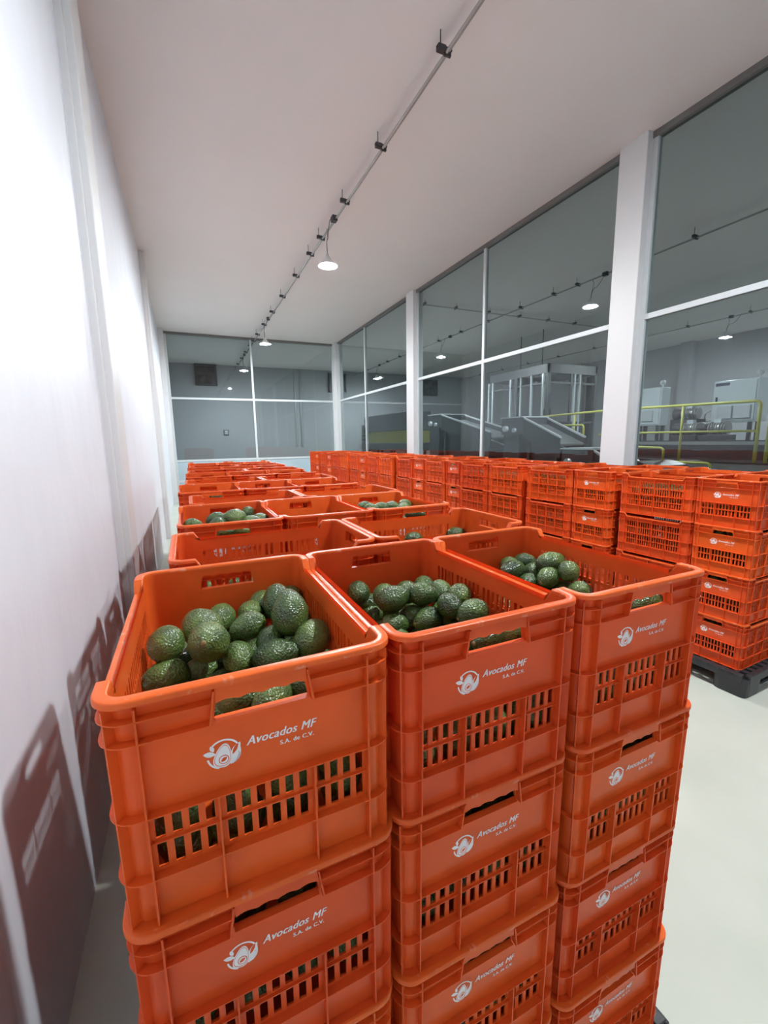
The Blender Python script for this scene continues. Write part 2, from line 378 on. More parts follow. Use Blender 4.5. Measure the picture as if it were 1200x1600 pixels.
# ================================================================== THE CRATE (origin at centre of its base, ends facing -y and +y)
DW = 0.0128        # how far the wall stands in from the rim
CW, CL, CH, CR, PITCH = 0.1800, 0.2665, 0.3002, 0.035, 0.2982
NEST = CH - PITCH
ZLEV = [0.0, 0.071, 0.104, 0.111, 0.144, 0.153, 0.195, 0.203, 0.2415, 0.2475, 0.2820, CH]
ENDC = [s*v for v in (0.009, 0.0275, 0.046, 0.0705, 0.089, 0.1075, 0.126) for s in (1, -1)]
LNGC = [s*v for v in [0.0105+0.0165*k for k in range(6)]+[0.1145+0.0165*k for k in range(5)] for s in (1, -1)]
def wall_cuts(centres, hw, extra, half):
    c = {round(v, 5) for cc in centres for v in (cc-hw, cc+hw)} | {round(v, 5) for v in extra} | {-half, half}
    return sorted(c)
E_HALF, L_HALF = CW-CR, CL-CR
ecuts = wall_cuts(ENDC, 0.0053, (-0.137, 0.137, -0.060, 0.060), E_HALF)
lcuts = wall_cuts(LNGC, 0.0045, (-0.206, -0.190, 0.190, 0.206), L_HALF)
ST = []      # stations round the rim: x, y, nx, ny, wall (0 -y end, 1 +x side, 2 +y end, 3 -x side, -1 corner), u
def corner(cx, cyy, a0):
    for k in range(1, 8):
        a = a0 + math.pi/2*k/8; ST.append((cx+CR*math.cos(a), cyy+CR*math.sin(a), math.cos(a), math.sin(a), -1, 0))
for u in ecuts: ST.append((u, -CL, 0, -1, 0, u))
corner(E_HALF, -L_HALF, -math.pi/2)
for u in lcuts: ST.append((CW, u, 1, 0, 1, u))
corner(E_HALF, L_HALF, 0)
for u in ecuts: ST.append((-u, CL, 0, 1, 2, u))
corner(-E_HALF, L_HALF, math.pi/2)
for u in lcuts: ST.append((-CW, -u, -1, 0, 3, u))
corner(-E_HALF, -L_HALF, math.pi)
NS = len(ST)
def taper(z): return 0.0035*(1-z/CH)
def pos(s, z, d, du=0.0):
    x, y, nx, ny = s[:4]; k = d+taper(z)
    return (x-nx*k-ny*du, y-ny*k+nx*du, z)
def rimz(s):
    if s[4] in (1, 3):
        a = abs(s[5])
        if a <= 0.1901: return CH-0.024
        if a <= 0.2059: return CH-0.024*(0.206-a)/0.016
    return CH
def solid(i, j):
    a, b = ST[i], ST[(i+1) % NS]; wl = a[4]
    if wl == -1 or b[4] != wl: return True
    u = (a[5]+b[5])/2
    if wl in (0, 2):
        if j in (1, 3) and any(abs(u-c) < 0.005 for c in ENDC): return False
        if j == 9 and abs(u) < 0.0513: return False
    else:
        if j in (1, 3, 5, 7) and any(abs(u-c) < 0.004 for c in LNGC): return False
    return True
def make_body():
    m = MB(); D0, T = DW, 0.0032; vid = {}
    def V(i, j, lay):
        i %= NS; k = (i, j, lay)
        if k not in vid:
            s = ST[i]; z = ZLEV[j]
            if j == len(ZLEV)-1: z = rimz(s)-0.003
            du = 0.0
            if s[4] in (0, 2) and j == 9 and 0.0512 <= abs(s[5]) < 0.0517: du = math.copysign(0.006, s[5])
            vid[k] = len(m.v); m.v.append(pos(s, z, D0+lay*T, du))
        return vid[k]
    def F(*a): m.f.append(a); m.sm.append(True); m.mi.append(0)
    nz = len(ZLEV)-1
    for i in range(NS):
        for j in range(nz):
            if not solid(i, j): continue
            F(V(i, j, 0), V(i+1, j, 0), V(i+1, j+1, 0), V(i, j+1, 0))
            F(V(i, j, 1), V(i, j+1, 1), V(i+1, j+1, 1), V(i+1, j, 1))
            if j == 0: F(V(i, j, 0), V(i, j, 1), V(i+1, j, 1), V(i+1, j, 0))
            elif not solid(i, j-1): F(V(i, j, 0), V(i, j, 1), V(i+1, j, 1), V(i+1, j, 0))
            if j == nz-1 or not solid(i, j+1): F(V(i, j+1, 0), V(i+1, j+1, 0), V(i+1, j+1, 1), V(i, j+1, 1))
            if not solid((i-1) % NS, j): F(V(i, j, 0), V(i, j+1, 0), V(i, j+1, 1), V(i, j, 1))
            if not solid((i+1) % NS, j): F(V(i+1, j, 0), V(i+1, j, 1), V(i+1, j+1, 1), V(i+1, j+1, 0))
    # horizontal ribs
    def hrib(z, dout, test, th=0.0024):
        for i in range(NS):
            a, b = ST[i], ST[(i+1) % NS]
            if not test(a, b): continue
            vs = []
            for s in (a, b):
                for (zz, dd) in ((z, D0+0.0005), (z+0.0004, dout), (z+th-0.0004, dout), (z+th, D0+0.0005)): vs.append(pos(s, zz, dd))
            m.add(vs, [(0, 4, 5, 1), (1, 5, 6, 2), (2, 6, 7, 3)], True)
            if not test(ST[(i-1) % NS], a): m.add(vs[:4], [(0, 1, 2, 3)])
            if not test(b, ST[(i+2) % NS]): m.add(vs[4:], [(3, 2, 1, 0)])
    allr = lambda a, b: True
    def nohandle(a, b):
        if a[4] in (0, 2) and b[4] == a[4] and abs((a[5]+b[5])/2) < 0.0598: return False
        return True
    hrib(0.0, 0.0015, allr); hrib(0.0645, 0.001, allr); hrib(0.1475, 0.001, allr); hrib(0.2440, 0.001, nohandle); hrib(0.2715, 0.001, nohandle)
    hrib(0.1065, 0.0085, lambda a, b: a[4] >= 0 and a[4] == b[4] and abs((a[5]+b[5])/2) < (0.137 if a[4] in (0, 2) else 0.206))
    hrib(0.1980, 0.0085, lambda a, b: a[4] in (1, 3) and a[4] == b[4] and abs((a[5]+b[5])/2) < 0.206)
    # vertical ribs
    def vrib(x, y, nx, ny, z0, z1, dout=0.001, w=0.0024, x1=None):
        zs = [z0, (z0+z1)/2, z1]; vs = []
        for k, z in enumerate(zs):
            sh = 0 if x1 is None else x1*(1-k/2)
            for (du, dd) in ((-w/2, D0+0.0005), (-w/2, dout), (w/2, dout), (w/2, D0+0.0005)): vs.append(pos((x, y, nx, ny), z, dd, du+sh))
        fs = []
        for k in (0, 4): fs += [(k, k+1, k+5, k+4), (k+1, k+2, k+6, k+5), (k+2, k+3, k+7, k+6)]
        fs += [(0, 3, 2, 1), (8, 9, 10, 11)]
        m.add(vs, fs)
    for sgn in (-1, 1):
        nx, ny = 0, sgn; y = sgn*CL
        for u in (-0.137, 0.137): vrib(u, y, nx, ny, 0.002, 0.288)
        for u in (-0.0597, 0.0597):
            vrib(u, y, nx, ny, 0.002, 0.1475)
        for u in (-0.0555, 0.0555):
            sh = 0.0065*(1 if (u > 0) else -1)*(1 if sgn < 0 else -1)
            vrib(u, y, nx, ny, 0.2450, 0.288, x1=sh)
        # grip bar with finger waves over the hand hole
        N = 30; vs = []
        for k in range(N+1):
            u = -0.054+0.108*k/N; wv = 0.0030*abs(math.sin(math.pi*k/N*4))
            for (z, d) in ((0.292, DW), (0.292, 0.003), (0.2715+wv, 0.003), (0.2700+wv, 0.0055), (0.2730+wv, 0.0060)): vs.append(pos((u, y, nx, ny), z, d))
        fs = [(5*k+e, 5*k+e+1, 5*k+e+6, 5*k+e+5) for k in range(N) for e in range(4)]
        m.add(vs, fs, True)
        # lip along the lower edge of the hand hole
        vs = [pos((u, y, nx, ny), z, d) for u in (-0.056, 0.056) for (z, d) in ((0.2450, 0.004), (0.2480, 0.004), (0.2480, DW+0.003), (0.2450, DW+0.003))]
        m.add(vs, [(0, 4, 5, 1), (1, 5, 6, 2), (2, 6, 7, 3), (0, 1, 2, 3), (7, 6, 5, 4)])
        x = sgn*CW
        for u in (-0.206, -0.1037, 0.0, 0.1037, 0.206): vrib(x, u, sgn, 0, 0.002, 0.272)
    for (sx, sy) in ((1, 1), (1, -1), (-1, 1), (-1, -1)):
        r2 = math.sqrt(0.5); vrib(sx*(E_HALF+CR*r2), sy*(L_HALF+CR*r2), sx*r2, sy*r2, 0.002, 0.288)
    # base plate with a raised rim of holes
    m.box((-CW+0.0195, -CL+0.0195, 0.003), (CW-0.0195, CL-0.0195, 0.0065))
    me = m.mesh('crate_body', M['orange']); me.set_sharp_from_angle(angle=math.radians(32)); return me
def make_rim():
    m = MB(); prof = [(0.0020, -0.0085), (0.0, -0.0080), (0.0, -0.0022), (0.0008, -0.0006), (0.0022, 0.0), (0.0140, 0.0), (0.0154, -0.0006), (0.0162, -0.0022), (0.0162, -0.0070), (0.0125, -0.0075), (0.0035, -0.006)]
    K = len(prof)
    for s in ST:
        z = rimz(s)
        for (d, dz) in prof: m.v.append((s[0]-s[2]*d, s[1]-s[3]*d, z+dz))
    for i in range(NS):
        for k in range(K):
            a, b = i*K+k, i*K+(k+1) % K; c, d2 = ((i+1) % NS)*K+(k+1) % K, ((i+1) % NS)*K+k
            m.f.append((a, b, c, d2)); m.sm.append(True); m.mi.append(0)
    me = m.mesh('crate_rim', M['rim']); me.set_sharp_from_angle(angle=math.radians(50)); return me
def ring_pts(r, a0, a1, n): return [(r*math.cos(a0+(a1-a0)*k/n), r*math.sin(a0+(a1-a0)*k/n)) for k in range(n+1)]
def make_emblem(side):
    """round badge: ring, avocado half with leaf-shaped seed, leaves left and right"""
    m = MB(); cx, cz, R_ = -0.0495, CH-0.1035, 0.0205
    def put(poly, lift, mi):
        for sgn in (side,):
            vs = []
            for (a, b) in poly:
                z = cz+b*R_; u = cx+a*R_
                vs.append((u*(-sgn), sgn*(CL-(DW+taper(z))+lift), z))
            m.add(vs, [tuple(range(len(vs)))], mi=mi)
    def strip(P, Q, lift, mi):
        for k in range(len(P)-1): put([P[k], P[k+1], Q[k+1], Q[k]], lift, mi)
    def leaf(x, y, L, wd, ang, n=8):
        pts = []
        for k in range(n+1): t = k/n; pts.append((L*t, wd*math.sin(math.pi*t)**0.8))
        for k in range(n-1, 0, -1): t = k/n; pts.append((L*t, -wd*math.sin(math.pi*t)**0.8))
        c, s = math.cos(ang), math.sin(ang); return [(x+a*c-b*s, y+a*s+b*c) for a, b in pts]
    w0, w1 = math.radians(-50), math.radians(140)
    strip(ring_pts(0.86, w0, w1, 26), ring_pts(0.97, w0, w1, 26), 0.0004, 0)
    strip(ring_pts(0.86, math.radians(188), math.radians(250), 10), ring_pts(0.97, math.radians(188), math.radians(250), 10), 0.0004, 0)
    # avocado half, a little tilted
    def pear(k, n=30):
        pts = []
        for i in range(n):
            t = 2*math.pi*i/n; yy = -math.cos(t)
            wd = (0.49-0.17*yy)*math.copysign(abs(math.sin(t))**0.8, math.sin(t))
            a, b = wd*k, (yy*0.80)*k*0.98
            ang = math.radians(-12); pts.append((a*math.cos(ang)-b*math.sin(ang)-0.05, a*math.sin(ang)+b*math.cos(ang)-0.10))
        return pts
    put(pear(1.0), 0.0004, 0)
    P1, P2 = pear(0.88), pear(0.83); strip(P1+[P1[0]], P2+[P2[0]], 0.0006, 1)
    put([(-0.02+0.30*math.cos(t), -0.36+0.30*math.sin(t)) for t in [2*math.pi*k/16 for k in range(16)]], 0.0006, 1)
    put([(-0.02+0.25*math.cos(t), -0.36+0.25*math.sin(t)) for t in [2*math.pi*k/16 for k in range(16)]], 0.0007, 0)
    put(leaf(-0.20, -0.46, 0.42, 0.11, math.radians(32)), 0.0009, 1)
    put(leaf(-0.45, 0.10, 0.72, 0.17, math.radians(165)), 0.0004, 0)
    put(leaf(-0.55, 0.30, 0.45, 0.12, math.radians(112)), 0.0004, 0)
    put(leaf(0.35, -0.45, 1.15, 0.22, math.radians(58)), 0.0005, 0)
    put(leaf(0.48, -0.18, 0.75, 0.11, math.radians(62)), 0.0007, 1)
    put(leaf(0.30, -0.80, 0.95, 0.20, math.radians(45)), 0.0004, 0)
    me = m.mesh('emblem', [M['print'], M['orange']], merge=False); return me
def make_lettering(side):
    m = MB(); dg = None
    for (txt, width, u0, depth, shear, off) in (('Avocados MF', 0.090, -0.0225, 0.1010, 0.32, 0.0004), ('S.A. de C.V.', 0.044, 0.0185, 0.1135, 0.0, 0.0003)):
        cu = bpy.data.curves.new('lettering', 'FONT'); cu.body = txt; cu.size = 1; cu.shear = shear; cu.resolution_u = 3; cu.space_character = 1.06; cu.space_word = 1.1
        o = bpy.data.objects.new('lettering_source', cu); C.objects.link(o)
        dg = bpy.context.evaluated_depsgraph_get(); dg.update()
        me = bpy.data.meshes.new_from_object(o.evaluated_get(dg))
        xs = [v.co.x for v in me.vertices]; x0, x1 = min(xs), max(xs); k = width/(x1-x0)
        for sgn in (side,):
            vs = []
            for v in me.vertices:
                z = CH-depth+v.co.y*k*(1.12 if shear else 1.0); u = u0+(v.co.x-x0)*k
                vs.append((u*(-sgn), sgn*(CL-(DW+taper(z))+0.0005), z))
            for sh in (-off, 0, off):       # a heavier stroke
                m.add([(x+sh, y+sgn*(0.0001 if sh > 0 else 0.0002 if sh < 0 else 0), z) for x, y, z in vs], [tuple(p.vertices) for p in me.polygons])
        bpy.data.objects.remove(o); bpy.data.curves.remove(cu); bpy.data.meshes.remove(me)
    return m.mesh('lettering', M['print'], merge=False)
ME = dict(body=make_body(), rim=make_rim(), emblem_a=make_emblem(-1), lettering_a=make_lettering(-1), emblem_b=make_emblem(1), lettering_b=make_lettering(1))
print('crate faces', len(ME['body'].polygons), len(ME['rim'].polygons))
def new_crate(x, y, z, rz, label, group, ends='a'):
    root = empty('plastic_crate', (x, y, z), rz); tag(root, label, 'crate', group)
    for nme, key in [('body', 'body'), ('rim', 'rim')] + [(n_, n_+'_'+e) for e in ends for n_ in ('emblem', 'lettering')]:
        o = bpy.data.objects.new(nme, ME[key]); C.objects.link(o); o.parent = root
        if nme == 'emblem': o['label'] = 'white round avocado emblem'
        if nme == 'lettering': o['label'] = 'white company lettering'
    return root

# ================================================================== PALLETS
PH = 0.1481
def make_pallet():
    root = empty('plastic_pallet')
    m = MB(); X, Y = 0.6, 0.5; nx, ny = 18, 15; t0, t1 = PH-0.022, PH
    def inside(a, b):  # rounded corners
        return not (abs(a) > X-0.05 and abs(b) > Y-0.05 and math.hypot(abs(a)-(X-0.05), abs(b)-(Y-0.05)) > 0.06)
    # deck: solid strips with a lattice of hand-sized openings
    for i in range(nx+1):
        a = -X+0.02+(2*X-0.04)*i/nx; ya = Y-0.035 if abs(a) > X-0.04 else Y
        m.box((a-0.017, -ya, t0), (a+0.017, ya, t1))
    for j in range(ny+1):
        b = -Y+0.02+(2*Y-0.04)*j/ny; xa = X-0.035 if abs(b) > Y-0.04 else X
        m.box((-xa, b-0.014, t0+0.001), (xa, b+0.014, t1-0.001))
    for s in (-1, 1):
        m.box((-X+0.03, s*Y-0.012 if s > 0 else -Y, PH-0.05), (X-0.03, s*Y if s > 0 else -Y+0.012, t1-0.002))
        m.box((s*X-0.012 if s > 0 else -X, -Y+0.03, PH-0.05), (s*X if s > 0 else -X+0.012, Y-0.03, t1-0.002))
    m.build('deck', M['pallet'], root, 0.003)
    for a in (-0.50, 0, 0.50):
        for b in (-0.40, 0, 0.40):
            w_, d_ = (0.10, 0.10) if a else (0.085, 0.10)
            f = MB(); n = 16; tops = []; bots = []
            for k in range(n):
                t = 2*math.pi*(k+0.5)/n; cs, sn = math.cos(t), math.sin(t)
                ex = math.copysign(abs(cs)**0.35, cs); ey = math.copysign(abs(sn)**0.35, sn)
                tops.append((a+w_*ex, b+d_*ey)); bots.append((a+w_*ex*0.93, b+d_*ey*0.93))
            vs = [(p[0], p[1], PH-0.024) for p in tops] + [(p[0], p[1], 0.0) for p in bots]
            f.add(vs, [tuple(range(n)), tuple(range(n, 2*n))[::-1]] + [(k, n+k, n+(k+1) % n, (k+1) % n) for k in range(n)])
            f.build('foot', M['pallet'], root, 0.004)
    for b in (-0.40, 0.40):
        f = MB(); f.box((-0.41, b-0.05, 0.0), (-0.09, b+0.05, 0.018)); f.box((0.09, b-0.05, 0.0), (0.41, b+0.05, 0.018)); f.build('runner', M['pallet'], root)
    return root
pallet0 = make_pallet(); pal_used = []
def pallet(cx, cyy, rz, label):
    o = pallet0 if not pal_used else copy_tree(pallet0)
    pal_used.append(1); o.location = (cx, cyy, 0); o.rotation_euler = (0, 0, rz); tag(o, label, 'pallet', 'black plastic pallets under the crates')

# ================================================================== AVOCADOS
def avo_mesh(seed, seg=22, rings=16, rough=1.0):
    r_ = random.Random(seed); m = MB(); L = 1.28+0.14*r_.random(); neck = 0.16+0.14*r_.random()
    ph = [r_.random()*6.28 for _ in range(6)]
    def P(i, k):
        t = math.pi*i/rings; a = 2*math.pi*k/seg; y = -math.cos(t)
        rr_ = math.sin(t)**0.92*(1-neck*max(0, (y+0.1))**1.2*0.9) if 0 < i < rings else 0
        b = 1+rough*(0.014*math.sin(3*a+4*t+ph[0])+0.012*math.sin(5*a-6*t+ph[1])+0.010*math.sin(9*a+7*t+ph[2])+0.008*math.sin(13*a-11*t+ph[3]))
        return (rr_*b*math.cos(a), y*L*(1+0.01*math.sin(4*a+ph[4])), rr_*b*math.sin(a))
    vs = [P(0, 0)]; fs = []
    for i in range(1, rings):
        for k in range(seg): vs.append(P(i, k))
    vs.append(P(rings, 0)); last = len(vs)-1
    for k in range(seg):
        fs.append((0, 1+(k+1) % seg, 1+k)); fs.append((last, last-seg+k, last-seg+(k+1) % seg))
    for i in range(rings-2):
        for k in range(seg): a = 1+i*seg+k; b = 1+i*seg+(k+1) % seg; fs.append((a, b, b+seg, a+seg))
    m.add(vs, fs, True); return m, L
AVM = []
for sd in range(6):
    mb, L = avo_mesh(sd); AVM.append((mb, L))
AMESH = {}
def avo_scaled(kind, r):
    rk = round(r*500)/500; key = (kind, rk)
    if key not in AMESH:
        mb, L = AVM[kind]; q = MB(); q.add([(x*rk, y*rk, z*rk) for x, y, z in mb.v], mb.f, True); q.f = mb.f
        me = q.mesh('avocado', M['avo'])
        s = MB(); s.lathe([(0.0, 0.0016), (0.0028, 0.0013), (0.0040, 0.0), (0.0048, -0.0012)], seg=10)
        s.v = [(x, L*rk+z+0.0004, -y) for x, y, z in s.v]
        AMESH[key] = (me, s.mesh('stem_scar', M['stem']))
    return AMESH[key]
def avocado(x, y, z, r, axis, label, group, stem=True):
    k = rnd.randrange(6); me, st = avo_scaled(k, r)
    o = bpy.data.objects.new('avocado', me); C.objects.link(o); o.location = (x, y, z)
    ax = Vector(axis).normalized(); q = Vector((0, 1, 0)).rotation_difference(ax)
    o.rotation_mode = 'QUATERNION'; o.rotation_quaternion = q @ __import__('mathutils').Quaternion((0, 1, 0), rnd.random()*6.28)
    tag(o, label, 'avocado', group)
    if stem:
        s = bpy.data.objects.new('stem_scar', st); C.objects.link(s); s.parent = o; s['label'] = 'pale brown stem scar'
    return o
low, LL = avo_mesh(99, 10, 7, 0.5); LOWV = np.array(low.v); LOWF = low.f
class Heap:
    def __init__(self): self.V = []; self.F = []; self.n = 0
    def put(self, p, r):
        ax = Vector((rnd.uniform(-1, 1), rnd.uniform(-1, 1), rnd.uniform(-0.5, 0.5))).normalized()
        R3 = np.array(Vector((0, 1, 0)).rotation_difference(ax).to_matrix())
        self.V.append((LOWV*r)@R3.T+np.array(p)); self.F += [tuple(i+self.n for i in f) for f in LOWF]; self.n += len(LOWV)
    def build(self, name, label):
        me = bpy.data.meshes.new(name); me.from_pydata(np.concatenate(self.V).tolist(), [], self.F); me.materials.append(M['avo'])
        me.polygons.foreach_set('use_smooth', [True]*len(me.polygons)); me.update()
        o = bpy.data.objects.new(name, me); C.objects.link(o); tag(o, label, 'avocados', kind='stuff'); return o

# ================================================================== STACKING
LAYER = {3: 'top', 2: 'second from top', 1: 'third from top', 0: 'bottom'}
ORD = ['nearest', 'second', 'third', 'fourth', 'fifth', 'sixth', 'seventh', 'eighth', 'ninth', 'farthest']
heap_left, heap_right = Heap(), Heap()
def fill(heap, x, y, z, rz, faces, top=None, skip_front=False):
    """low-detail fruit against the named inner faces (and a bed at height top)"""
    c, s = math.cos(rz), math.sin(rz)
    def W(a, b, h): heap.put((x+a*c-b*s, y+a*s+b*c, z+h), rnd.uniform(0.027, 0.031))
    hs = (0.045, 0.11, 0.175, 0.235) if top is None else [h for h in (0.045, 0.105, 0.165) if h < top-0.02]
    if 'y-' in faces:
        for a in (-0.108, -0.037, 0.037, 0.108):
            for h in hs: W(a+rnd.uniform(-.004, .004), -0.196, h+rnd.uniform(-.004, .004))
    if 'y+' in faces:
        for a in (-0.108, -0.037, 0.037, 0.108):
            for h in hs: W(a+rnd.uniform(-.004, .004), 0.196, h+rnd.uniform(-.004, .004))
    for nme, sg in (('x-', -1), ('x+', 1)):
        if nme in faces:
            for b in (-0.137, -0.066, 0.005, 0.076, 0.147):
                for h in hs: W(sg*0.110, b+rnd.uniform(-.004, .004), h+rnd.uniform(-.004, .004))
    if top is not None:
        for a in (-0.105, -0.035, 0.035, 0.105):
            for b in (-0.18, -0.11, -0.035, 0.035, 0.11, 0.18): W(a+rnd.uniform(-.006, .006), b+rnd.uniform(-.006, .006), top+rnd.uniform(-.012, .008))
def zl(l): return PH + PITCH*l

GL = 'avocado crates on the pallets by the left wall'
GR = 'avocado crates on the pallets beside the windows'
# ---- left group: pallets of three end-on crates in front and two sideways crates behind
LEFT = [ # y of front row, x of its left edge, y of back row, x of its left edge
    (0.500, -0.119, 1.085, -0.062), (1.560, -0.052, 2.125, -0.010), (2.635, -0.065, 3.205, -0.030),
    (3.800, -0.025, 4.365, -0.010), (4.790, -0.010, 5.345, 0.010), (5.850, 0.000, 6.400, 0.010)]
COL3 = ['wall-side', 'middle', 'aisle-side']; COL2 = ['wall-side', 'aisle-side']
LORD = ['nearest', 'second', 'third', 'fourth', 'fifth', 'farthest']
G2 = 0.5345
TOPW = {0: 'open orange crate heaped with green avocados, left of the three nearest the camera',
        1: 'open orange crate heaped with green avocados, middle of the three nearest the camera',
        2: 'open orange crate heaped with green avocados, right of the three nearest the camera'}
for k, (y1, x1, y2, x2) in enumerate(LEFT):
    pallet(0.40 if k == 0 else x1+0.55, y1+0.47, 0.0 if k == 0 else rnd.uniform(-0.01, 0.01), 'black plastic pallet under the %s stack block by the left wall' % LORD[k])
    for c in range(3):
        for l in range(4):
            if c == 1 and l < 3 and k > 0: continue
            jx, jr = (rnd.uniform(-.003, .003), rnd.uniform(-.006, .006)) if l < 3 else (0, 0)
            if k == 0: jx *= 0.7
            x = x1+CW+0.360*c+jx; y = y1+CL+(rnd.uniform(-.004, .004) if l < 3 else 0)
            lab = TOPW[c] if (k == 0 and l == 3) else 'orange crate, %s, %s front stack, %s pallet by the left wall' % (LAYER[l], COL3[c], LORD[k])
            new_crate(x, y, zl(l), jr, lab, GL)
            if k == 0:
                if l == 3: fill(heap_left, x, y, zl(l), jr, ('y-', 'x+') if c == 2 else ('y-',), top=0.135)
                else: fill(heap_left, x, y, zl(l), jr, ('x+', 'y+') if c == 2 else ('y+',), )
            else:
                fill(heap_left, x, y, zl(l), jr, ('x+', 'x-') if l < 3 else (), top=(0.165 if (k in (1,) and c != 1) else 0.09) if l == 3 else None)
    for c in range(2):
        for l in range(4):
            jx, jr = (rnd.uniform(-.003, .003), rnd.uniform(-.006, .006)) if l < 3 else (0, 0)
            x = x2+CL+G2*c+jx; y = y2+CW
            new_crate(x, y, zl(l), math.pi/2+jr, 'orange crate, %s, %s back stack, %s pallet by the left wall' % (LAYER[l], COL2[c], LORD[k]), GL, 'a' if c == 1 else 'b')
            fill(heap_left, x, y, zl(l), math.pi/2+jr, (('y-',) if c == 1 else ('y+',)) if l < 3 else (), top=(0.225 if k == 5 else 0.13) if l == 3 else None)
# ---- right group: N = two end-to-aisle crates near, three long crates far ; R = two long crates to the aisle, three behind
RIGHT = [ # kind, near y, far y, x of aisle face near, x far
    ('N', 1.372, 2.265, 3.040, 3.010), ('N', 2.335, 3.235, 3.000, 2.960), ('R', 3.335, 4.400, 3.010, 2.985), ('N', 4.470, 5.340, 3.060, 3.050),
    ('N', 5.400, 6.280, 3.070, 3.050), ('R', 6.400, 7.460, 3.040, 3.020), ('N', 7.620, 8.500, 3.060, 3.060), ('R', 8.600, 9.670, 3.040, 3.040),
    ('N', 9.780, 10.66, 3.060, 3.050), ('N', 10.78, 11.66, 3.050, 3.050)]
for k, (kind, ya, yb, xa, xb) in enumerate(RIGHT):
    th = -math.atan2(xb-xa, yb-ya); c_, s_ = math.cos(th), math.sin(th)
    def W(a, b): return (xa+a*c_-b*s_, ya+a*s_+b*c_)
    pc = W(0.56, 0.43 if kind == 'N' else 0.53)
    pallet(pc[0], pc[1], th if kind == 'N' else th+math.pi/2, 'black plastic pallet under the %s stack block beside the windows' % ORD[k])
    cells = []
    if kind == 'N':
        cells += [(CL+G2*i, 0.1775, math.pi/2, 'near', ['aisle-side', 'window-side'][i], i == 0 or k == 0) for i in range(2)]
        cells += [(CW+0.360*i, 0.365+CL, 0, 'far', ['aisle-side', 'middle', 'window-side'][i], i == 0) for i in range(3)]
    else:
        cells += [(CW, CL+G2*i, 0, 'long', ['near', 'far'][i], True) for i in range(2)]
        cells += [(0.365+CL, CW+0.360*i, math.pi/2, 'window-side', ['near', 'middle', 'far'][i], i == 0) for i in range(3)]
    for (a, b, rz, d1, d2, low_) in cells:
        for l in range(4):
            if l < 3 and not low_: continue
            j = rnd.uniform(-.004, .004)
            x, y = W(a+j, b+rnd.uniform(-.003, .003)); ang = th+rz+rnd.uniform(-.008, .008)
            new_crate(x, y, zl(l), ang, 'orange crate, %s, %s %s stack, %s pallet beside the windows' % (LAYER[l], d1, d2, ORD[k]), GR, 'b' if rz else 'a')
            fc = ('y+',) if rz else ('x-',)
            if kind == 'N' and k == 0 and d1 == 'near' and l < 3: fc = ('y+', 'x-')
            if l == 3: fill(heap_right, x, y, zl(l), ang, fc, top=0.225 if rnd.random() < 0.4 else 0.18)
            elif low_: fill(heap_right, x, y, zl(l), ang, fc)

